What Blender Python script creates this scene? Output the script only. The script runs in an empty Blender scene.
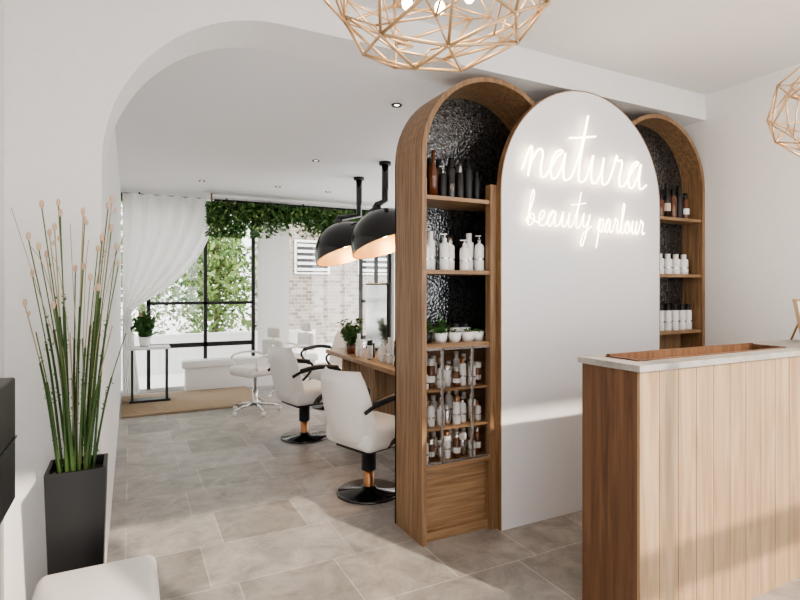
import bpy, bmesh, math, random
from mathutils import Vector, Matrix
random.seed(7)
D=bpy.data; SC=bpy.context.scene

# ------------------------------------------------------------ materials
def new_mat(name):
    m=D.materials.new(name); m.use_nodes=True
    nt=m.node_tree; b=nt.nodes['Principled BSDF']; return m,nt,b
def plain(name,col,rough=.5,metal=0,bump=0,bscale=60,coat=0,spec=None):
    m,nt,b=new_mat(name)
    b.inputs['Base Color'].default_value=(*col,1); b.inputs['Roughness'].default_value=rough
    b.inputs['Metallic'].default_value=metal
    if coat: b.inputs['Coat Weight'].default_value=coat
    tc=nt.nodes.new('ShaderNodeTexCoord'); n=nt.nodes.new('ShaderNodeTexNoise'); n.inputs['Scale'].default_value=bscale
    nt.links.new(tc.outputs['Object'],n.inputs['Vector'])
    mx=nt.nodes.new('ShaderNodeMixRGB'); mx.blend_type='MULTIPLY'; mx.inputs['Fac'].default_value=.06
    mx.inputs['Color1'].default_value=(*col,1); nt.links.new(n.outputs['Fac'],mx.inputs['Color2']); nt.links.new(mx.outputs[0],b.inputs['Base Color'])
    if bump:
        bp=nt.nodes.new('ShaderNodeBump'); bp.inputs['Strength'].default_value=bump; bp.inputs['Distance'].default_value=.01
        nt.links.new(n.outputs['Fac'],bp.inputs['Height']); nt.links.new(bp.outputs[0],b.inputs['Normal'])
    return m
def wood(name,c1,c2,scale=(18,18,1.2),rough=.45):
    m,nt,b=new_mat(name)
    tc=nt.nodes.new('ShaderNodeTexCoord'); mp=nt.nodes.new('ShaderNodeMapping'); mp.inputs['Scale'].default_value=scale
    n=nt.nodes.new('ShaderNodeTexNoise'); n.inputs['Scale'].default_value=2.5; n.inputs['Detail'].default_value=8; n.inputs['Distortion'].default_value=.6
    r=nt.nodes.new('ShaderNodeValToRGB'); r.color_ramp.elements[0].position=.3; r.color_ramp.elements[1].position=.7
    r.color_ramp.elements[0].color=(*c1,1); r.color_ramp.elements[1].color=(*c2,1)
    L=nt.links.new; L(tc.outputs['Object'],mp.inputs[0]); L(mp.outputs[0],n.inputs['Vector']); L(n.outputs['Fac'],r.inputs[0]); L(r.outputs[0],b.inputs['Base Color'])
    b.inputs['Roughness'].default_value=rough
    bp=nt.nodes.new('ShaderNodeBump'); bp.inputs['Strength'].default_value=.15; bp.inputs['Distance'].default_value=.004
    L(n.outputs['Fac'],bp.inputs['Height']); L(bp.outputs[0],b.inputs['Normal'])
    return m
def emis(name,col,st):
    m,nt,b=new_mat(name); b.inputs['Base Color'].default_value=(*col,1)
    b.inputs['Emission Color'].default_value=(*col,1); b.inputs['Emission Strength'].default_value=st; return m
def glass(name,col=(1,1,1),fac=.12):
    m=D.materials.new(name); m.use_nodes=True; nt=m.node_tree; nt.nodes.clear()
    o=nt.nodes.new('ShaderNodeOutputMaterial'); t=nt.nodes.new('ShaderNodeBsdfTransparent'); g=nt.nodes.new('ShaderNodeBsdfGlossy')
    t.inputs[0].default_value=(*col,1); g.inputs['Roughness'].default_value=.05; mx=nt.nodes.new('ShaderNodeMixShader'); mx.inputs[0].default_value=fac
    nt.links.new(t.outputs[0],mx.inputs[1]); nt.links.new(g.outputs[0],mx.inputs[2]); nt.links.new(mx.outputs[0],o.inputs[0]); return m

M={}
M['wall']=plain('plaster_white',(.83,.82,.81),.75,bump=.05,bscale=25)
M['ceil']=plain('ceiling_white',(.80,.79,.785),.8)
M['panel']=plain('panel_white',(.84,.84,.86),.45)
M['oak']=wood('oak_cabinet',(.165,.092,.046),(.34,.213,.12),(22,22,1.2))
M['oakh']=wood('oak_shelf',(.21,.12,.06),(.40,.255,.145),(1.2,22,22))
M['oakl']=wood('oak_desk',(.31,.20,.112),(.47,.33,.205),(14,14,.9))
M['oakd']=wood('oak_desk_shaded_and_tray',(.09,.042,.021),(.195,.10,.053),(14,14,.9))  # desk oak darkened to paint in the side's shade; also dark tray wood
M['black']=plain('matte_black',(.012,.012,.013),.4)
M['blackg']=plain('gloss_black',(.01,.01,.011),.15,coat=.5)
M['white']=plain('white_leather',(.84,.82,.79),.42,bump=.08,bscale=200)
M['ceramic']=plain('white_ceramic',(.87,.86,.84),.3)
M['brass']=plain('brass_wire',(.60,.42,.25),.35,metal=.5)
M['gold']=plain('dome_gold',(.85,.55,.27),.35,metal=.6)
M['chrome']=plain('chrome',(.7,.7,.7),.15,metal=1)
M['copper']=plain('copper',(.5,.25,.13),.3,metal=.9)
M['amber']=plain('amber_glass',(.12,.04,.015),.12,coat=.5)
M['beige']=plain('beige_label',(.62,.5,.4),.5)
M['stem']=plain('stem_green',(.045,.09,.02),.6,bscale=90)
M['leaf']=plain('leaf_green',(.04,.11,.022),.6)
M['leafl']=plain('leaf_light',(.18,.28,.085),.6)
M['reed']=plain('reed_mottle',(.10,.15,.048),.6)
M['straw']=plain('straw',(.42,.34,.22),.7)
M['bud']=plain('bud_pink',(.66,.46,.33),.7)
M['soil']=plain('soil',(.05,.035,.025),.9,bump=.5)
M['neon']=emis('neon_warm',(1,.78,.57),6.5)
M['bulb']=emis('bulb_warm',(1,.75,.45),14)
M['spot']=emis('spot_led',(1,.95,.85),3)
M['glass']=glass('clear_glass',fac=.06)
M['pane']=glass('door_glass',fac=.13)
M['steel']=plain('brushed_steel',(.75,.75,.74),.25,metal=.9)
M['bark']=plain('bark',(.2,.14,.09),.9)
m,nt,b=new_mat('stone_counter'); L=nt.links.new
tc=nt.nodes.new('ShaderNodeTexCoord'); n=nt.nodes.new('ShaderNodeTexNoise'); n.inputs['Scale'].default_value=14; n.inputs['Detail'].default_value=10; n.inputs['Roughness'].default_value=.7
r=nt.nodes.new('ShaderNodeValToRGB'); r.color_ramp.elements[0].position=.3; r.color_ramp.elements[0].color=(.25,.235,.215,1); r.color_ramp.elements[1].position=.7; r.color_ramp.elements[1].color=(.46,.43,.40,1)
L(tc.outputs['Object'],n.inputs['Vector']); L(n.outputs['Fac'],r.inputs[0]); L(r.outputs[0],b.inputs['Base Color']); b.inputs['Roughness'].default_value=.4; M['stone']=m
m,nt,b=new_mat('curtain_sheer'); b.inputs['Base Color'].default_value=(.9,.89,.87,1); b.inputs['Roughness'].default_value=.9
tr=nt.nodes.new('ShaderNodeBsdfTranslucent'); tr.inputs[0].default_value=(.9,.89,.87,1); mx=nt.nodes.new('ShaderNodeMixShader'); mx.inputs[0].default_value=.35
nt.links.new(b.outputs[0],mx.inputs[1]); nt.links.new(tr.outputs[0],mx.inputs[2]); nt.links.new(mx.outputs[0],nt.nodes['Material Output'].inputs[0]); M['curtain']=m
# floor tiles
m,nt,b=new_mat('floor_tiles'); L=nt.links.new
tc=nt.nodes.new('ShaderNodeTexCoord'); mp=nt.nodes.new('ShaderNodeMapping'); mp.inputs['Location'].default_value=(.02,.035,0)
br=nt.nodes.new('ShaderNodeTexBrick'); br.offset=.5; br.squash=1.5; br.squash_frequency=2
br.inputs['Scale'].default_value=1; br.inputs['Brick Width'].default_value=.48; br.inputs['Row Height'].default_value=.44
br.inputs['Mortar Size'].default_value=.0035; br.inputs['Mortar Smooth'].default_value=.2
br.inputs['Color1'].default_value=(.405,.375,.345,1); br.inputs['Color2'].default_value=(.235,.212,.19,1); br.inputs['Mortar'].default_value=(.50,.47,.44,1); br.inputs['Bias'].default_value=-.2
n=nt.nodes.new('ShaderNodeTexNoise'); n.inputs['Scale'].default_value=5; n.inputs['Detail'].default_value=14; n.inputs['Roughness'].default_value=.75; n.inputs['Distortion'].default_value=.5
r=nt.nodes.new('ShaderNodeValToRGB'); r.color_ramp.elements[0].position=.34; r.color_ramp.elements[0].color=(.56,.555,.55,1); r.color_ramp.elements[1].position=.64; r.color_ramp.elements[1].color=(1.18,1.17,1.16,1)
mx=nt.nodes.new('ShaderNodeMixRGB'); mx.blend_type='MULTIPLY'; mx.inputs[0].default_value=.9
L(tc.outputs['Object'],mp.inputs[0]); L(mp.outputs[0],br.inputs['Vector']); L(tc.outputs['Object'],n.inputs['Vector']); L(n.outputs['Fac'],r.inputs[0])
L(br.outputs['Color'],mx.inputs[1]); L(r.outputs[0],mx.inputs[2]); L(mx.outputs[0],b.inputs['Base Color']); b.inputs['Roughness'].default_value=.36
bp=nt.nodes.new('ShaderNodeBump'); bp.inputs['Strength'].default_value=.25; bp.inputs['Distance'].default_value=.004; bp.invert=True
bp2=nt.nodes.new('ShaderNodeBump'); bp2.inputs['Strength'].default_value=.12; bp2.inputs['Distance'].default_value=.01
L(br.outputs['Fac'],bp.inputs['Height']); L(n.outputs['Fac'],bp2.inputs['Height']); L(bp.outputs[0],bp2.inputs['Normal']); L(bp2.outputs[0],b.inputs['Normal']); M['tile']=m
# dark glitter mosaic
m,nt,b=new_mat('dark_mosaic'); L=nt.links.new
tc=nt.nodes.new('ShaderNodeTexCoord'); v=nt.nodes.new('ShaderNodeTexVoronoi'); v.inputs['Scale'].default_value=70
r=nt.nodes.new('ShaderNodeValToRGB'); r.color_ramp.elements[0].color=(.03,.032,.035,1); r.color_ramp.elements[1].color=(.26,.265,.27,1)
L(tc.outputs['Object'],v.inputs['Vector']); L(v.outputs['Color'],r.inputs[0]); L(r.outputs[0],b.inputs['Base Color'])
b.inputs['Metallic'].default_value=.85; b.inputs['Roughness'].default_value=.08
bp=nt.nodes.new('ShaderNodeBump'); bp.inputs['Strength'].default_value=.35; bp.inputs['Distance'].default_value=.006
L(v.outputs['Distance'],bp.inputs['Height']); L(bp.outputs[0],b.inputs['Normal']); M['mosaic']=m
# jute rug
m,nt,b=new_mat('jute'); L=nt.links.new
tc=nt.nodes.new('ShaderNodeTexCoord'); w=nt.nodes.new('ShaderNodeTexWave'); w.bands_direction='Y'; w.inputs['Scale'].default_value=5; w.inputs['Distortion'].default_value=3
r=nt.nodes.new('ShaderNodeValToRGB'); r.color_ramp.elements[0].color=(.22,.15,.085,1); r.color_ramp.elements[1].color=(.44,.34,.235,1)
L(tc.outputs['Object'],w.inputs['Vector']); L(w.outputs['Fac'],r.inputs[0]); L(r.outputs[0],b.inputs['Base Color']); b.inputs['Roughness'].default_value=.95; M['jute']=m
# facade stone
m,nt,b=new_mat('facade_stone'); L=nt.links.new
tc=nt.nodes.new('ShaderNodeTexCoord'); mp=nt.nodes.new('ShaderNodeMapping'); mp.inputs['Rotation'].default_value=(math.pi/2,0,0)
br=nt.nodes.new('ShaderNodeTexBrick'); br.inputs['Scale'].default_value=2.8; br.inputs['Color1'].default_value=(.32,.29,.26,1); br.inputs['Color2'].default_value=(.15,.13,.115,1); br.inputs['Mortar'].default_value=(.38,.36,.34,1)
L(tc.outputs['Object'],mp.inputs[0]); L(mp.outputs[0],br.inputs['Vector']); L(br.outputs['Color'],b.inputs['Base Color']); b.inputs['Roughness'].default_value=.9; M['facade']=m
M['pave']=plain('paving_pale',(.80,.79,.77),.8,bscale=4)

# ------------------------------------------------------------ builder
class Bd:
    def __init__(s,name):
        s.name=name; s.bm=bmesh.new(); s.mats=[]
    def mi(s,k):
        if k not in s.mats: s.mats.append(k)
        return s.mats.index(k)
    def merge(s,t,k,mtx=None,smooth=False):
        i=s.mi(k)
        if mtx is not None: bmesh.ops.transform(t,matrix=mtx,verts=t.verts)
        bmesh.ops.recalc_face_normals(t,faces=t.faces)
        for f in t.faces: f.material_index=i; f.smooth=smooth
        me=D.meshes.new('tmp'); t.to_mesh(me); t.free(); s.bm.from_mesh(me); D.meshes.remove(me)
    def box(s,k,x0,x1,y0,y1,z0,z1,bev=0,seg=2,mtx=None,smooth=None):
        t=bmesh.new(); bmesh.ops.create_cube(t,size=1)
        for v in t.verts: v.co=Vector(((x0+x1)/2+v.co.x*(x1-x0),(y0+y1)/2+v.co.y*(y1-y0),(z0+z1)/2+v.co.z*(z1-z0)))
        if bev: bmesh.ops.bevel(t,geom=t.edges[:],offset=bev,segments=seg,profile=.5,affect='EDGES')
        s.merge(t,k,mtx,bool(bev) if smooth is None else smooth)
    def lathe(s,k,prof,seg=20,mtx=None,loc=(0,0,0)):
        t=bmesh.new(); rings=[]
        for (r,z) in prof:
            if r<1e-5: rings.append([t.verts.new((0,0,z))])
            else: rings.append([t.verts.new((r*math.cos(2*math.pi*i/seg),r*math.sin(2*math.pi*i/seg),z)) for i in range(seg)])
        for a,b in zip(rings,rings[1:]):
            for i in range(seg):
                j=(i+1)%seg
                if len(a)==1 and len(b)==1: continue
                if len(a)==1: t.faces.new((a[0],b[i],b[j]))
                elif len(b)==1: t.faces.new((a[i],a[j],b[0]))
                else: t.faces.new((a[i],a[j],b[j],b[i]))
        m=Matrix.Translation(loc)
        if mtx is not None: m=mtx@m
        s.merge(t,k,m,True)
    def tube(s,k,pts,r,seg=6,mtx=None,closed=False):
        pts=[Vector(p) for p in pts]; t=bmesh.new(); rings=[]; n=len(pts)
        up=None
        for i,p in enumerate(pts):
            if closed: d=pts[(i+1)%n]-pts[i-1]
            else: d=pts[min(i+1,n-1)]-pts[max(i-1,0)]
            if d.length<1e-9: d=Vector((0,0,1))
            d.normalize()
            if up is None:
                up=Vector((0,0,1)) if abs(d.z)<.9 else Vector((1,0,0))
            a=d.cross(up)
            if a.length<1e-4: a=d.cross(Vector((1,0.3,0)))
            a.normalize(); b=a.cross(d).normalized(); up=b
            rr=r[i] if isinstance(r,(list,tuple)) else r
            rings.append([t.verts.new(p+rr*(math.cos(2*math.pi*j/seg)*a+math.sin(2*math.pi*j/seg)*b)) for j in range(seg)])
        prs=list(zip(rings,rings[1:]))
        if closed: prs.append((rings[-1],rings[0]))
        for a,b in prs:
            for j in range(seg): t.faces.new((a[j],a[(j+1)%seg],b[(j+1)%seg],b[j]))
        if not closed: t.faces.new(rings[0]); t.faces.new(rings[-1][::-1])
        s.merge(t,k,mtx,True)
    def sphere(s,k,c,r,sc=(1,1,1),sub=2,mtx=None):
        t=bmesh.new(); bmesh.ops.create_icosphere(t,subdivisions=sub,radius=r)
        m=Matrix.Translation(c)@Matrix.Diagonal((*sc,1))
        if mtx is not None: m=mtx@m
        s.merge(t,k,m,True)
    def prism(s,k,pts,y0,y1,mtx=None,smooth=False):
        # convex outlines only
        t=bmesh.new(); A=[t.verts.new((p[0],y0,p[1])) for p in pts]; Bv=[t.verts.new((p[0],y1,p[1])) for p in pts]; n=len(pts)
        t.faces.new(A); t.faces.new(Bv[::-1])
        for i in range(n): t.faces.new((A[i],Bv[i],Bv[(i+1)%n],A[(i+1)%n]))
        s.merge(t,k,mtx,smooth)
    def grid(s,k,fn,nu,nv,mtx=None):
        t=bmesh.new(); V=[[t.verts.new(fn(i/nu,j/nv)) for j in range(nv+1)] for i in range(nu+1)]
        for i in range(nu):
            for j in range(nv): t.faces.new((V[i][j],V[i+1][j],V[i+1][j+1],V[i][j+1]))
        s.merge(t,k,mtx,True)
    def leaves(s,k,pts,size):
        t=bmesh.new()
        for p in pts:
            p=Vector(p); a=Vector((random.gauss(0,1),random.gauss(0,1),random.gauss(0,1))).normalized()
            b=a.cross(Vector((random.gauss(0,1),random.gauss(0,1),random.gauss(0,1)))).normalized(); z=size*random.uniform(.6,1.3)
            t.faces.new([t.verts.new(p-a*z),t.verts.new(p+b*z*.4+a*z*.1),t.verts.new(p+a*z),t.verts.new(p-b*z*.4+a*z*.1)])
        i=s.mi(k)
        for f in t.faces: f.material_index=i
        me=D.meshes.new('tmp'); t.to_mesh(me); t.free(); s.bm.from_mesh(me); D.meshes.remove(me)
    def done(s,loc=(0,0,0),rot=0,autos=True):
        me=D.meshes.new(s.name); s.bm.to_mesh(me); s.bm.free()
        for k in s.mats: me.materials.append(M[k])
        o=D.objects.new(s.name,me); SC.collection.objects.link(o); o.location=loc; o.rotation_euler=(0,0,rot); return o
def catmull(P,n=6):
    P=[Vector(p) for p in P]; out=[]
    for i in range(len(P)-1):
        a=P[max(i-1,0)];b=P[i];c=P[i+1];d=P[min(i+2,len(P)-1)]
        for j in range(n):
            t=j/n; out.append(.5*((2*b)+(c-a)*t+(2*a-5*b+4*c-d)*t*t+(3*b-a-3*c+d)*t**3))
    out.append(P[-1]); return out

# ------------------------------------------------------------ room shell
UL=-.43; UR=3.83; VF=-.55; VA=2.51; VB=7.9; HC=2.84; HB=2.654; UJ=-.105
def one(name,k,*a,**kw):
    b=Bd(name); b.box(k,*a,**kw); return b.done()
one('floor','tile',UL-.2,UR+.2,VF-.2,VB+.1,-.1,0)
one('ceiling_front','ceil',UL-.2,UR+.2,VF-.2,VA+.31,HC,HC+.2)
one('ceiling_back','ceil',UJ-.35,UR+.2,VA+.31,VB+.1,HB+.002,HC+.2)
one('wall_left_front','wall',UL-.15,UL,VF-.2,VA,0,HC)
one('wall_left_back','wall',UJ-.15,UJ,VA+.31,VB,0,HB+.002)
b=Bd('wall_right'); b.box('wall',UR,UR+.15,VF-.2,3.3,0,HC); b.box('wall',UR,UR+.15,3.3,VB,2.5,HC); b.box('wall',UR,UR+.15,VB-.15,VB,0,2.5); b.done()
b=Bd('unseen_window_right')  # unseen glazing, added to let more sky light into the back room
for v in (3.3,4.4,5.5,6.6,7.70): b.box('black',UR+.04,UR+.10,v,v+.05,0,2.5)
for z in (0,.58,2.45): b.box('black',UR+.04,UR+.10,3.3,7.75,z,z+.05)
b.done()
b=Bd('wall_arch'); R=.75; cx=UJ+R; cz=HB-R
arc=[(cx-R*math.cos(t*math.pi/2/28),cz+R*math.sin(t*math.pi/2/28)) for t in range(29)]
t=bmesh.new()
cols=[(x,z) for x,z in arc]+[(UR,HB)]
F=[[t.verts.new((x,y,z)) for x,z in cols] for y in (VA,VA+.31)]
T=[[t.verts.new((x,y,HC)) for x,z in cols] for y in (VA,VA+.31)]
for i in range(len(cols)-1):
    t.faces.new((F[0][i],F[0][i+1],T[0][i+1],T[0][i])); t.faces.new((F[1][i],T[1][i],T[1][i+1],F[1][i+1]))
    t.faces.new((F[0][i],F[1][i],F[1][i+1],F[0][i+1])); t.faces.new((T[0][i],T[0][i+1],T[1][i+1],T[1][i]))
L0=[[t.verts.new((x,y,z)) for x,z in ((UL,0),(UJ,0),(UJ,cz),(UJ,HC),(UL,HC))] for y in (VA,VA+.31)]
t.faces.new(L0[0]); t.faces.new(L0[1][::-1])
for i in (0,1,3,4):
    j=(i+1)%5; t.faces.new((L0[0][i],L0[1][i],L0[1][j],L0[0][j]))
bmesh.ops.remove_doubles(t,verts=t.verts,dist=1e-5)
b.merge(t,'wall'); b.done()
one('wall_partition','wall',2.42,UR,2.87,2.97,0,HB)
# front glazing (behind the viewer)
b=Bd('window_front')
for z0,z1 in ((0,.08),(1.47,1.62),(2.67,HC)): b.box('black',UL,UR,VF,VF+.06,z0,z1)
for u in (UL,.25,.62,.98,1.34,2.69,UR-.06): b.box('black',u,u+(.12 if .2<u<1.5 else .05),VF,VF+.06,0,2.7)
b.done()
# far glazing
b=Bd('window_back')
y0,y1=VB-.03,VB+.03
for z0,z1 in ((2.54,HB),(.0,.05)): b.box('black' if z0>1 else 'ceramic',UJ,UR,y0,y1,z0,z1)
for (u0,u1) in ((.2,1.6),(3.3,3.8)):
    b.box('black',u0,u1,y0,y1,1.17,1.21); b.box('black',u0,u1,y0,y1,.58,.64)
for u in (.2,.92,1.58,3.28,3.55,3.78): b.box('black',u,u+.045,y0,y1,.03,2.56)
b.box('glass',UJ,UR,VB-.003,VB+.003,.05,2.54)
b.done()
b=Bd('roller_blind'); b.box('curtain',1.66,2.12,VB-.06,VB-.055,.43,2.5); b.box('ceramic',1.66,2.12,VB-.09,VB-.04,2.48,2.54); b.done()

# ------------------------------------------------------------ arched cabinets
def ringpts(u0,u1,top,n=28,zb=0):
    r=(u1-u0)/2; c=(u0+u1)/2; sp=top-r
    return [(u0,zb)]+[(c-r*math.cos(math.pi*i/n),sp+r*math.sin(math.pi*i/n)) for i in range(n+1)]+[(u1,zb)]
def cabinet(name,u0,u1,lower,v1):
    v0=VA; top=2.622; t=.028
    b=Bd(name)
    O=ringpts(u0,u1,top); I=ringpts(u0+t,u1-t,top-t); tb=bmesh.new()
    vs=[[tb.verts.new((p[0],y,p[1])) for p in P] for P,y in ((O,v0),(I,v0),(I,v1),(O,v1))]
    for a,c in ((0,1),(1,2),(2,3),(3,0)):
        for i in range(len(O)-1): tb.faces.new((vs[a][i],vs[a][i+1],vs[c][i+1],vs[c][i]))
    b.merge(tb,'oak')
    b.prism('oak',O,v1-.015,v1)
    b.prism('mosaic',ringpts(u0+t+.001,u1-t-.001,top-t-.001,28,1.09),v1-.026,v1-.0155)
    for z in (1.09,1.5,1.91): b.box('oakh',u0+t,u1-t,v0+.012,v1-.02,z-.022,z)
    b.box('oakh',u0+t,u1-t,v0+.012,v1-.02,.40,.425)
    b.box('oakh',u0+t,u1-t,v0+.06,v1-.02,0,.4)
    b.box('oakh',u0+t,u1-t,v0+.03,v1-.02,0,.05)
    if lower:
        for z in (.62,.835): b.box('oakh',u0+t,u1-t,v0+.03,v1-.02,z-.014,z)
        for u in (u0+.13,u0+.33): b.box('steel',u,u+.013,v0+.010,v0+.022,.425,1.068)
        b.box('steel',u0+t,1.862,v0+.010,v0+.020,1.056,1.068); b.box('steel',u0+t,1.862,v0+.010,v0+.020,.425,.437)
        b.box('pane',u0+t,1.862,v0+.014,v0+.018,.437,1.056)
        b.box('oak',1.862,1.905,v0,v0+.05,0,2.0)
        b.box('oakh',u0+t,u1-t,v1-.03,v1-.0225,.44,1.06)
    return b.done()
cabinet('arched_shelf_cabinet',1.408,2.388,True,2.84)
cabinet('arched_shelf_cabinet',2.845,3.825,False,2.70)
b=Bd('arched_sign_panel'); P=ringpts(1.909,3.266,2.638,40); b.prism('panel',P,2.47,VA-.001)
b.done()
b=Bd('trim_panel_edge')
P2=ringpts(1.903,3.272,2.644,40); tb=bmesh.new()
P=ringpts(1.9095,3.2655,2.6375,40)
vs=[[tb.verts.new((p[0],y,p[1])) for p in Q] for Q,y in ((P2,2.469),(P,2.469),(P,2.509),(P2,2.509))]
for a,c in ((0,1),(1,2),(2,3),(3,0)):
    for i in range(len(P)-1): tb.faces.new((vs[a][i],vs[a][i+1],vs[c][i+1],vs[c][i]))
b.merge(tb,'oak'); b.done()

# ------------------------------------------------------------ neon lettering
G={
'n':(1.0,[(0,.2),(.13,.7),(.24,.97),(.3,.8),(.27,.4),(.25,.02),(.3,.42),(.48,.82),(.64,.93),(.73,.75),(.7,.35),(.76,.06),(.88,.05),(1.0,.2)]),
'a':(.98,[(0,.2),(.3,.75),(.5,.93),(.38,.98),(.18,.8),(.08,.4),(.18,.05),(.36,.08),(.54,.5),(.62,.92),(.6,.4),(.66,.08),(.8,.04),(.98,.2)]),
't':(.62,[(0,.2),(.18,.8),(.33,1.6),(.42,2.3),(.34,1.5),(.27,.6),(.3,.1),(.44,.02),(.62,.2)]),
'u':(1.0,[(0,.2),(.12,.7),(.2,.97),(.18,.5),(.24,.1),(.42,.05),(.6,.4),(.68,.94),(.66,.4),(.72,.07),(.85,.04),(1,.2)]),
'r':(.8,[(0,.2),(.15,.7),(.24,1.1),(.3,.92),(.48,.95),(.52,.75),(.46,.3),(.53,.05),(.67,.05),(.8,.2)]),
'b':(.8,[(0,.2),(.25,1.0),(.38,1.8),(.3,2.15),(.19,1.8),(.15,.8),(.16,.1),(.35,.02),(.56,.25),(.52,.62),(.32,.7),(.26,.5),(.5,.35),(.8,.2)]),
'e':(.68,[(0,.2),(.3,.4),(.48,.72),(.38,.95),(.2,.8),(.12,.4),(.24,.05),(.46,.04),(.68,.2)]),
'y':(.9,[(0,.2),(.12,.7),(.2,.97),(.18,.5),(.26,.15),(.42,.15),(.6,.5),(.68,.94),(.6,.2),(.46,-.6),(.3,-1.1),(.16,-.9),(.3,-.35),(.65,-.02),(.9,.2)]),
'p':(.85,[(0,.2),(.2,.97),(.2,.5),(.1,-.5),(.04,-1.1),(.13,-.5),(.24,.5),(.4,.92),(.6,.85),(.62,.4),(.45,.05),(.3,.1),(.55,.02),(.85,.2)]),
'l':(.6,[(0,.2),(.25,1.0),(.42,1.9),(.32,2.2),(.19,1.8),(.17,.6),(.23,.08),(.38,.02),(.6,.2)]),
'o':(.75,[(0,.2),(.2,.7),(.4,.95),(.15,.8),(.07,.35),(.22,.03),(.46,.15),(.55,.6),(.4,.92),(.48,.62),(.75,.2)])}
def word(b,txt,x0,z0,sx,sy,r,y):
    x=0; pts=[]
    for ch in txt:
        w,P=G[ch]
        if pts: P=P[1:]
        pts+=[((x+p[0]+.13*p[1])*sx+x0,y,p[1]*sy+z0) for p in P]
        if ch=='t':
            b.tube('neon',catmull([((x-.12)*sx+x0,y-.008,1.42*sy+z0),((x+.4)*sx+x0,y-.008,1.5*sy+z0),((x+1.0)*sx+x0,y-.008,1.62*sy+z0)],4),r)
        x+=w
    b.tube('neon',catmull(pts,5),r)
    return x*sx
b=Bd('neon_sign')
yn=2.44
word(b,'natura',2.03,2.055,.197,.185,.0062,yn)
w1=word(b,'beauty',2.06,1.77,.106,.098,.0036,yn)
word(b,'parlour',2.06+w1+.05,1.755,.076,.09,.0033,yn)
for u,z in ((2.1,2.09),(2.62,2.09),(3.05,2.09),(2.15,1.79),(2.9,1.775)):
    b.tube('ceramic',[(u,yn,z),(u,2.47,z)],.003)
b.done()

# ------------------------------------------------------------ bottles
def bottle(b,x,y,z,h,r,body,cap,kind=0):
    if kind==0:
        b.lathe(body,[(0,0),(r*.95,0),(r,.006),(r,h*.66),(r*.85,h*.73),(r*.35,h*.78),(r*.35,h*.82),(0,h*.82)],14,loc=(x,y,z))
        b.lathe(cap,[(r*.42,h*.78),(r*.42,h*.88),(r*.15,h*.89),(r*.15,h*.96),(r*.5,h*.97),(r*.5,h),(0,h)],10,loc=(x,y,z))
        b.box(cap,x-r*1.0,x,y-.004,y+.004,z+h*.965,z+h*.995)
    elif kind==1:
        b.lathe(body,[(0,0),(r*.95,0),(r,.005),(r,h*.72),(r*.9,h*.76),(0,h*.77)],14,loc=(x,y,z))
        b.lathe(cap,[(r*.6,h*.76),(r*.6,h),(0,h)],12,loc=(x,y,z))
    elif kind==2:
        b.lathe(body,[(0,0),(r,.003),(r,h*.55),(r*.8,h*.64),(r*.35,h*.74),(r*.32,h*.86),(0,h*.86)],14,loc=(x,y,z))
        b.lathe(cap,[(r*.38,h*.85),(r*.38,h),(0,h)],10,loc=(x,y,z))
    elif kind==3:
        b.lathe(body,[(0,0),(r,.003),(r,h*.7),(r*.9,h*.75),(0,h*.75)],16,loc=(x,y,z))
        b.lathe(cap,[(r*1.02,h*.74),(r*1.02,h),(0,h)],16,loc=(x,y,z))
    if body in('black','amber','blackg') and (int(x*1000)%3==0): b.lathe('beige' if body!='amber' else 'ceramic',[(r*1.01,h*.2),(r*1.01,h*.42)],14,loc=(x,y,z))
    if body=='ceramic' and kind!=3: b.lathe('steel',[(r*1.01,h*.3),(r*1.01,h*.36)],14,loc=(x,y,z))
yF=VA+.10
b=Bd('dark_hair_product_bottles')
for x,h,r,c,cp,k in ((1.47,.15,.022,'beige','beige',1),(1.535,.27,.028,'amber','amber',2),(1.60,.19,.024,'black','chrome',0),(1.655,.24,.028,'blackg','black',1),(1.715,.21,.026,'black','chrome',1),(1.775,.26,.028,'black','black',0),(1.835,.18,.024,'black','black',1)):
    bottle(b,x,yF,1.91,h,r,c,cp,k)
for x in (1.51,1.57,1.63,1.70,1.76,1.82): bottle(b,x,yF+.1,1.91,.22+.03*((x*100)%2),.026,'black','black',1)
b.done()
b=Bd('white_shampoo_bottles')
for i,x in enumerate((1.475,1.535,1.60,1.665,1.735,1.80,1.84)):
    bottle(b,x,yF-.02+.05*(i%2),1.5,.18+.045*((i*3)%4)/3,.029,'ceramic','steel' if i%3==0 else 'ceramic',i%2)
b.done()
b=Bd('potted_succulents')
for i,x in enumerate((1.485,1.585,1.68,1.77,1.84)):
    z=1.09
    b.lathe('ceramic' if i else 'black',[(0,0),(.032,0),(.042,.055),(.038,.055),(.034,.045),(0,.045)],16,loc=(x,yF,z))
    n=110 if i in(0,1) else 14
    b.leaves('leaf',[(x+random.gauss(0,.02),yF+random.gauss(0,.015),z+.05+abs(random.gauss(0,.035 if n>20 else .008))) for _ in range(n)],.016)
b.done()
b=Bd('candle_jars')
for x in (1.56,1.65,1.75,1.82): bottle(b,x,yF+.1,1.09,.10,.035,'ceramic','black',3)
b.done()
for z,kk in ((.835,0),(.62,1),(.425,2)):
    b=Bd('display_bottles')
    for i in range(8):
        x=1.465+.053*i
        h=.11+.055*((i*7+kk*3)%4)/3
        c=('ceramic','steel','ceramic','ceramic','chrome','ceramic')[(i+kk)%6]
        if i%3==1 and kk!=1: c='amber'
        bottle(b,x,VA+.075+.02*(i%2),z,h,.023,c,('steel','ceramic','copper')[(i+kk)%3],(i+kk)%2+ (2 if (i*5+kk)%4==3 else 0))
        bottle(b,x+.02,VA+.19,z,h+.02,.022,'ceramic' if i%3 else 'black','ceramic',1)
    b.done()
yG=VA+.085
b=Bd('dark_hair_product_bottles')
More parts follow.
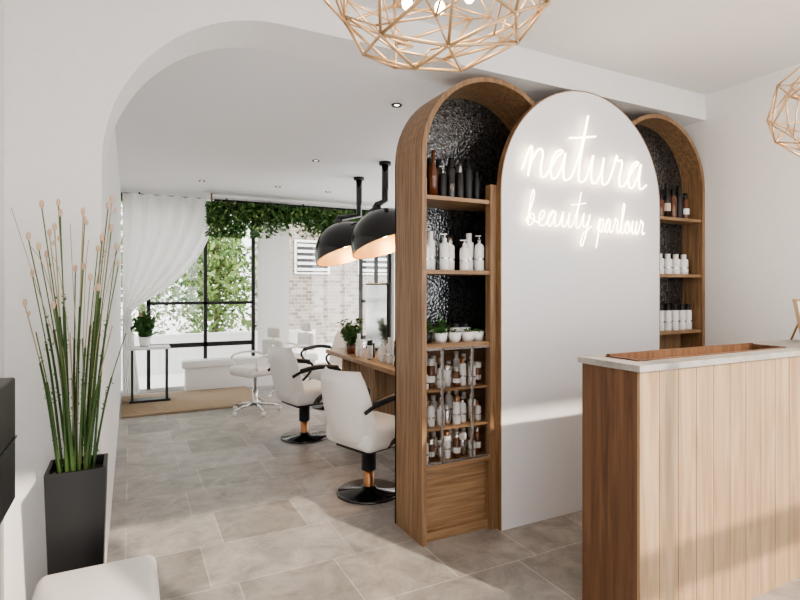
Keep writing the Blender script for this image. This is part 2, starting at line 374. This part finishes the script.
for i,x in enumerate((3.30,3.37,3.44,3.51,3.58,3.65,3.72)): bottle(b,x,yG,1.91,(.2,.24,.17,.26,.22,.25,.2)[i],.028,'black' if i%2 else 'amber','blackg',(1,0,1,2,1,1,1)[i])
b.done()
b=Bd('white_shampoo_bottles')
for i,x in enumerate((3.34,3.43,3.52,3.61,3.70)): bottle(b,x,yG,1.5,.15,.032,'ceramic','ceramic',1)
b.done()
b=Bd('black_capped_bottles')
for i,x in enumerate((3.36,3.44,3.52,3.60,3.68,3.75)): bottle(b,x,yG,1.09,.19,.028,'ceramic','black',1)
b.done()

# ------------------------------------------------------------ reception desk
b=Bd('reception_desk')
U0,U1,V0,V1=1.765,3.45,1.42,1.715; HT=1.1
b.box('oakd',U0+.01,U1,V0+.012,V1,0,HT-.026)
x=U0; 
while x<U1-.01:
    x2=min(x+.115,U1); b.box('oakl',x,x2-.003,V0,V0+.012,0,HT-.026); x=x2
b.box('oakd',U0,U0+.01,V0+.012,V1,0,HT-.026)  # side face: same wood as the front, shade painted into its colour
h0,h1=HT-.026,HT; a0,a1,c0,c1=1.70+.16,2.92,1.50,1.665
u0,u1,v0,v1=U0-.016,U1+.01,V0-.013,V1+.012
b.box('stone',u0,u1,v0,c0,h0,h1,bev=.002,smooth=False); b.box('stone',u0,u1,c1,v1,h0,h1,bev=.002,smooth=False)
b.box('stone',u0,a0,c0,c1,h0,h1); b.box('stone',a1,u1,c0,c1,h0,h1)
b.box('oakd',a0,a1,c1-.012,c1+.003,h0,h1+.012); b.box('oakd',a0,a1,c0-.003,c0+.01,h0,h1+.004); b.box('oakd',a0-.01,a0+.004,c0,c1,h0,h1+.006); b.box('oakd',a1-.004,a1+.01,c0,c1,h0,h1+.006)
b.box('oakd',a0,a1,c0,c1,h0-.001,h0+.002)
b.done()
b=Bd('tabletop_sign_easel')
mt=Matrix.Translation((3.34,1.60,HT+.003))@Matrix.Rotation(.25,4,'Z')@Matrix.Rotation(-.18,4,'X')
b.box('oakl',-.10,.10,-.008,.008,0,.24,mtx=mt); b.box('ceramic',-.085,.085,-.010,-.007,.03,.225,mtx=mt); b.box('black',-.085,.085,-.011,-.009,.02,.08,mtx=mt)
b.tube('oakl',[(3.34,1.61,HT+.2),(3.33,1.68,HT+.008)],.006); b.done()

# ------------------------------------------------------------ ottoman, wall console
b=Bd('white_ottoman'); b.box('white',-.275,.085,1.45,2.125,.33,.45,bev=.035,seg=5); b.box('white',-.265,.075,1.46,2.115,.06,.335,bev=.02,seg=3)
for x in (-.23,.04):
    for y in (1.5,2.07): b.lathe('black',[(0,0),(.015,0),(.018,.065),(0,.065)],12,loc=(x,y,0))
b.done()
b=Bd('wall_mounted_black_console'); b.box('black',UL,-.31,1.45,1.97,.76,1.13,bev=.006); b.box('blackg',UL+.0,-.304,1.47,1.96,.95,.955); b.box('black',UL,-.34,1.6,1.92,1.13,1.165,bev=.005); b.done()

# ------------------------------------------------------------ tall reed plant
b=Bd('potted_reed_plant'); px,py=-.175,2.34; ph=.737; wt=.097; wb=.075
t=bmesh.new(); lv=[]
for w,z in ((wb,0),(wt,ph),(wt-.012,ph),(wt-.014,ph-.04)):
    lv.append([t.verts.new((px+sx*w,py+sy*w,z)) for sx,sy in((-1,-1),(1,-1),(1,1),(-1,1))])
t.faces.new(lv[0])
for a,c in zip(lv,lv[1:]):
    for i in range(4): t.faces.new((a[i],a[(i+1)%4],c[(i+1)%4],c[i]))
b.merge(t,'black'); b.box('soil',px-.084,px+.084,py-.084,py+.084,ph-.06,ph-.035)
for i in range(30):
    k=(i+.5)/30; bx=px+(k-.5)*.10+random.uniform(-.02,.02); by=py+random.uniform(-.05,.05)
    tx=px-.165+.33*k+random.uniform(-.03,.03); ty=py+random.uniform(-.16,.08); tz=random.uniform(1.42,1.72) if i%4 else random.uniform(1.2,1.4)
    mid=((bx*.58+tx*.42),by*.55+ty*.45,(ph+tz)/2)
    P=catmull([(bx,by,ph-.05),mid,(tx,ty,tz)],8); n=len(P)
    cut=int(n*.62)
    b.tube('stem',P[:cut+1],[.0052-.002*j/n for j in range(cut+1)],6)
    b.tube('reed' if i%3 else 'straw',P[cut:],.0022,5)
    if tz>1.3:
        b.sphere('bud',(tx,ty,tz+.010),.0095,(.8,.8,1.6),2)
        if i%3==0: b.sphere('bud',(tx+.012,ty,tz-.03),.007,(.8,.8,1.5),1)
    lp=[]
    for j in range(34):
        q=P[random.randint(0,cut)]; lp.append(q+Vector((random.gauss(0,.0035),random.gauss(0,.0035),random.gauss(0,.018))))
    b.leaves('reed' if i%3==0 else 'leaf',lp,.0068)
for i in range(7):
    a=-1+2*(i+.5)/7
    P=catmull([(px+a*.03,py,ph-.05),(px+a*.07,py-.05,1.15),(px+a*.14-.01,py-.09,1.45),(px+a*.20-.015,py-.12,1.50+random.uniform(0,.2))],6)
    b.tube('straw',P,.0012,4)
b.done()

# ------------------------------------------------------------ wire pendants
def pendant(loc,seed,cord):
    rnd=random.Random(seed); b=Bd('wire_globe_pendant'); rx,rz=.33,.26
    t=bmesh.new(); bmesh.ops.create_icosphere(t,subdivisions=3,radius=1)
    cand=[v.co.copy() for v in t.verts]; t.free(); rnd.shuffle(cand); pts=[]
    for c in cand:
        if all((c-p).length>.33 for p in pts): pts.append(c)
    t=bmesh.new()
    for p in pts: t.verts.new((p+Vector((rnd.gauss(0,.03),rnd.gauss(0,.03),rnd.gauss(0,.03)))).normalized())
    bmesh.ops.convex_hull(t,input=t.verts[:])
    f=lambda c,s=1: Vector((c.x*rx*s,c.y*rx*s,c.z*rz*s))
    E=[(e.verts[0].co.copy(),e.verts[1].co.copy()) for e in t.edges]; rnd.shuffle(E); N=int(len(E)*.85)
    for a,c in E[:N]: b.tube('brass',[f(a),f(c)],.0044,6)
    V=[v.co.copy() for v in t.verts]; t.free()
    for v in V: b.sphere('brass',f(v),.0065,sub=1)
    t=bmesh.new(); bmesh.ops.create_icosphere(t,subdivisions=2,radius=1)
    for v in t.verts: v.co=(v.co+Vector((rnd.gauss(0,.09),rnd.gauss(0,.09),rnd.gauss(0,.09)))).normalized()
    for e in t.edges:
        if rnd.random()<.6: b.tube('brass',[f(e.verts[0].co,.86),f(e.verts[1].co,.86)],.0029,5)
    for v in t.verts:
        q=min(V,key=lambda p:(p-v.co).length); b.tube('brass',[f(v.co,.86),f(q)],.0027,5)
    t.free()
    b.tube('black',[(0,0,.1),(0,0,cord-.02)],.004); b.lathe('brass',[(0,cord-.03),(.06,cord-.03),(.06,cord),(0,cord)],20)
    b.lathe('brass',[(0,.05),(.02,.05),(.02,.12),(0,.12)],12)
    for i in range(7):
        a=i*2*math.pi/7; b.tube('brass',[(0,0,.08),(.1*math.cos(a),.1*math.sin(a),-.04)],.004)
        b.sphere('bulb',(.11*math.cos(a),.11*math.sin(a),-.06),.015,(1,1,1.3),2)
    o=b.done(loc); return o
for i,(x,y,z) in enumerate(((.71,1.2,2.25),(2.89,1.2,2.225))):
    pendant((x,y,z),3+i,HC-z)
    l=D.lights.new('pendant_light','POINT'); l.energy=8; l.color=(1,.76,.48); l.shadow_soft_size=.1; o=D.objects.new('pendant_light',l); o.location=(x,y,2.2); SC.collection.objects.link(o)

# ------------------------------------------------------------ salon chairs
def chair(loc,rot):
    b=Bd('salon_styling_chair')
    b.lathe('blackg',[(0,0),(.215,0),(.22,.008),(.21,.018),(.06,.03),(.045,.05),(0,.05)],40)
    b.lathe('copper',[(.036,.04),(.036,.17),(0,.17)],20); b.lathe('black',[(.05,.16),(.05,.30),(.09,.33),(0,.33)],20)
    b.box('black',-.16,.16,-.16,.16,.32,.345,bev=.008)
    b.box('white',-.21,.27,-.235,.235,.345,.49,bev=.05,seg=5)
    def back(sgn):
        def f(u,v):
            y=(u-.5)*2; w=.225+.02*math.sin(v*math.pi)-.045*v**3; z=.36+.51*v
            x=-.18-.12*v+.07*y*y
            th=.055*math.sqrt(max(0,1-abs(y)**6))*math.sqrt(max(0,1-abs(2*v-1)**8))
            return (x+sgn*th,y*w,z)
        return f
    b.grid('white',back(1),16,16); b.grid('white',back(-1),16,16)
    b.tube('chrome',[(.2,-.1,.35),(.38,-.1,.17),(.38,.1,.17),(.2,.1,.35)],.01,8)
    for s in(-1,1):
        y=s*.265
        P=catmull([(-.25,y*.93,.62),(-.15,y,.665),(.05,y,.68),(.20,y,.655),(.235,y,.60),(.15,y,.50),(.02,y*.98,.42),(-.02,y*.8,.36)],5)
        b.tube('black',P,[.013]*len(P),8)
        b.tube('black',catmull([(-.18,y,.665),(.0,y,.69),(.2,y,.665)],5),.022,8)
    return b.done(loc,rot)
chair((1.46,3.35,0),math.radians(18)); chair((1.46,4.86,0),math.radians(12)); chair((2.12,6.0,0),math.radians(195))
def stool(loc,rot,hh=1.0):
    b=Bd('white_swivel_stool')
    for i in range(5):
        a=i*2*math.pi/5; c,s=math.cos(a),math.sin(a)
        b.tube('chrome',[(0,0,.10),(.14*c,.14*s,.085),(.27*c,.27*s,.06)],[.02,.016,.012],8)
        b.sphere('ceramic',(.27*c,.27*s,.028),.028,(1,.6,1),2)
    b.lathe('chrome',[(.03,.08),(.03,.25),(.018,.25),(.018,.42),(0,.42)],16)
    b.box('white',-.2,.22,-.2,.2,.42,.53,bev=.045,seg=4)
    b.tube('chrome',[(-.1,0,.43),(-.24,0,.46),(-.27,0,.62)],.014,8)
    b.box('white',-.29,-.22,-.18,.18,.58,.80,bev=.03,seg=4)
    b.box('white',-.30,-.24,-.11,.11,.82,.94,bev=.028,seg=4); b.tube('chrome',[(-.27,0,.75),(-.27,0,.86)],.01,8)
    for s in(-1,1): b.tube('ceramic',catmull([(-.24,s*.16,.62),(-.1,s*.23,.66),(.12,s*.23,.64),(.14,s*.22,.56),(.1,s*.18,.47)],4),.012,8)
    return b.done(loc,rot)
stool((1.26,6.1,0),math.radians(205)); stool((2.75,6.75,0),2.6); stool((1.85,6.85,0),3.4)

# ------------------------------------------------------------ styling table
b=Bd('styling_station_table')
b.box('oakh',1.82,2.7,3.35,5.3,.72,.76,bev=.004)
for y in (3.5,4.4,5.2): b.box('oak',1.98,2.55,y,y+.05,0,.72)
b.box('black',2.2,2.3,3.6,5.2,.60,.72)
b.done()
b=Bd('styling_mirror')
for y in (4.0,4.95):
    b.box('black',2.24,2.27,y-.28,y+.28,.762,1.45,bev=.008); b.box('chrome',2.234,2.239,y-.26,y+.26,.79,1.43)
b.done()
b=Bd('station_product_bottles')
for i in range(12):
    bottle(b,1.88+.2*random.random(),3.45+i*.105,.7605,.12+.1*random.random(),.026,random.choice(['amber','ceramic','black','ceramic']),random.choice(['black','copper','ceramic']),random.choice([0,1,1,3]))
b.done()
def potplant(loc,r,h,spread,n,nm='potted_plant',pot='ceramic',lf='leaf',ls=.05):
    b=Bd(nm); b.lathe(pot,[(0,0),(r*.75,0),(r,h),(r*.9,h),(r*.85,h*.85),(0,h*.85)],20)
    pts=[]
    for i in range(14):
        a=random.uniform(0,6.28); e=Vector((math.cos(a)*spread*random.uniform(.3,1),math.sin(a)*spread*random.uniform(.3,1),h+spread*random.uniform(.8,1.9)))
        P=catmull([(0,0,h*.8),(e.x*.3,e.y*.3,(h+e.z)/2),e],4); b.tube('stem',P,.003,4)
        for q in P[2:]:
            for _ in range(n//100+1):
                g=q+Vector((random.gauss(0,spread*.18),random.gauss(0,spread*.18),random.gauss(0,spread*.18))); g.z=max(g.z,h*.7); pts.append(g)
    b.leaves(lf,pts,ls); return b.done(loc)
potplant((2.02,5.15,.7605),.05,.09,.11,200,'potted_fern','ceramic','leaf',.035)
potplant((1.93,4.86,.7605),.05,.09,.09,200,'potted_fern','amber','leaf',.03)

# dome pendants
def dome(x,y,rimz,tx,ty,R=.36):
    b=Bd('black_dome_pendant')
    mt=Matrix.Translation((tx,ty,rimz))@Matrix.Rotation(math.radians(-12),4,'Y')@Matrix.Rotation(math.radians(-16),4,'X')
    n=14; outer=[(R*math.cos(i/n*math.pi/2*.94),R*.98*math.sin(i/n*math.pi/2)) for i in range(n+1)]
    b.lathe('blackg',outer+[(0.0,R*1.0)],40,mtx=mt)
    b.lathe('gold',[(r*.97,z*.96) for r,z in outer]+[(0,R*.94)],40,mtx=mt)
    b.lathe('blackg',[(0,R*.97),(.06,R*.97),(.05,R*1.12),(0,R*1.14)],20,mtx=mt)
    b.sphere('bulb',(0,0,R*.4),.06,mtx=mt)
    top=mt@Vector((0,0,R*1.1))
    b.tube('blackg',[top,(top.x+.01,top.y,top.z+.03),(x,y,top.z+.07),(x,y,HB-.02)],.036,10)
    b.lathe('black',[(0,HB-.03),(.06,HB-.03),(.06,HB),(0,HB)],20,loc=(x,y,0)); o=b.done()
    l=D.lights.new('dome_light','POINT'); l.energy=5; l.color=(1,.75,.45); l.shadow_soft_size=.06; q=D.objects.new('dome_light',l); q.location=mt@Vector((0,0,R*.12)); SC.collection.objects.link(q)
dome(2.32,5.60,1.77,2.17,5.55,.37); dome(2.27,4.80,1.82,2.28,4.75,.37)

# ceiling downlights
for (u,v) in ((1.63,3.26),(1.63,5.04),(1.63,6.54),(.75,6.6),(2.3,6.6)):
    b=Bd('recessed_downlight'); b.lathe('black',[(.024,-.0005),(.034,-.008),(.038,-.001),(.034,0),(0,0)],24); b.lathe('spot',[(0,-.002),(.018,-.002)],20); b.done((u,v,HB))

# ------------------------------------------------------------ curtain, garland, rug, side table
KR=[(0,1.06),(.15,1.05),(.3,.98),(.45,.86),(.6,.68),(.75,.45),(.9,.17),(1,.04)]
def kr(t):
    for (a,p),(c,q) in zip(KR,KR[1:]):
        if t<=c: return p+(q-p)*(t-a)/(c-a)
    return KR[-1][1]
def cur(s,t):
    if t<.7:
        tt=t/.7; z=2.62-1.53*tt; ur=kr(tt); w=ur+.06
        u=-.085+w*s
        z=z-(.22*s*tt*(1-tt)*2); amp=.05*(1-.5*tt)
    else:
        q=(t-.7)/.3; w=.10+.10*q; u=-.085+w*s; z=1.09-1.055*q; amp=.03
    return (u,7.69+amp*math.sin(s*40+tt*2 if t<.7 else s*40+2)-.03,z)
b=Bd('drawn_curtain'); b.grid('curtain',cur,130,44); b.done()
b=Bd('curtain_rail'); b.box('black',UJ,3.6,7.74,7.77,2.585,2.61); 
for u in (.1,1.2,2.3,3.4): b.box('black',u,u+.02,7.745,7.765,2.61,HB)
b.done()
b=Bd('hanging_foliage_garland'); pts=[];pl=[]
for i in range(6500):
    u=random.uniform(.9,3.35); dens=.11+.07*abs(math.sin(u*3.1))+( .12 if u<1.35 else 0)
    p=(u,7.38+max(-.13,min(.13,random.gauss(0,.06))),max(2.53-abs(random.gauss(0,dens)),2.10))
    (pts if i%3 else pl).append(p)
b.leaves('leaf',pts,.045); b.leaves('leafl',pl,.04); b.tube('bark',[(.95,7.38,2.54),(2,7.38,2.51),(3.3,7.38,2.54)],.012); b.box('bark',.95,.97,7.37,7.39,2.53,HB); b.box('bark',3.28,3.3,7.37,7.39,2.53,HB); b.done()
b=Bd('jute_rug'); b.box('jute',-.09,1.45,6.44,7.6,.001,.03,bev=.006); b.done()
b=Bd('side_table'); b.box('ceramic',-.02,.44,7.02,7.28,.66,.69,bev=.004)
for x in(.01,.39): b.box('black',x,x+.025,7.05,7.25,.05,.66)
b.box('black',-.01,.44,7.05,7.25,.0305,.055); b.done()
potplant((.16,7.15,.69),.07,.12,.14,300,'potted_fern','ceramic','leaf',.045)
b=Bd('white_bench'); b.box('ceramic',.62,2.5,7.62,7.82,.32,.42,bev=.01); b.box('ceramic',.66,2.46,7.65,7.81,0,.32)
b.done()

# ------------------------------------------------------------ outside
one('ground_outside','pave',-14,20,VB+.1,32,-.12,-.02)
one('garden_wall','pave',-6,3.1,9.6,9.8,-.02,.62)
b=Bd('neighbour_building'); 
b.box('facade',3.3,14,13,16,-.05,4.0); b.box('ceramic',3.2,14,12.9,16,4.0,4.2)
for u in (3.7,5.4,7.2):
    b.box('ceramic',u-.06,u+.86,12.94,13,1.75,2.6); b.box('black',u,u+.8,12.92,12.95,1.8,2.54)
    for k in range(5): b.box('steel',u,u+.8,12.90,12.92,1.83+k*.15,1.90+k*.15)
b.done()
def tree(x,y,h,n,sx=.5):
    b=Bd('birch_tree'); b.tube('bark',[(x,y,-.05),(x+.05,y,h*.5),(x,y,h)],[.06,.045,.02],8); P=[];Q=[]
    for i in range(9):
        a=random.uniform(0,6.28); z=h*random.uniform(.3,.8); e=(x+math.cos(a)*.6,y+math.sin(a)*.6,z+random.uniform(.1,.6)); b.tube('bark',[(x,y,z),e],[.02,.008],5)
    for i in range(n):
        p=(x+random.gauss(0,sx),y+random.gauss(0,.5),h*.55+random.gauss(0,h*.25)); (P if i%3 else Q).append(p)
    b.leaves('leafl',P,.085); b.leaves('leaf',Q,.07); return b.done()
tree(1.55,11.4,3.2,4200,.42); tree(.2,13.5,3.6,3600,.6); tree(-1.6,12,3.4,1500)

# ------------------------------------------------------------ lights, world, camera
sun=D.lights.new('sun','SUN'); sun.energy=4.0; sun.color=(1,.86,.70); sun.angle=.02
o=D.objects.new('sun',sun); SC.collection.objects.link(o); d=Vector((-.4,1,-.66)); o.rotation_euler=d.to_track_quat('-Z','Y').to_euler()
w=D.worlds.new('sky'); SC.world=w; w.use_nodes=True; bg=w.node_tree.nodes['Background']
bg.inputs[0].default_value=(.975,.985,1,1); bg.inputs[1].default_value=2.9
SC.view_settings.view_transform='AgX'; SC.view_settings.look='AgX - Medium High Contrast'; SC.view_settings.exposure=0.36
cam=D.cameras.new('camera'); co=D.objects.new('camera',cam); SC.collection.objects.link(co)
cam.sensor_width=36; cam.lens=36*532/800; cam.shift_y=-12/800; cam.clip_start=.02
co.location=(0,0,1.4); co.rotation_euler=(math.pi/2,0,-math.radians(26.91)); SC.camera=co
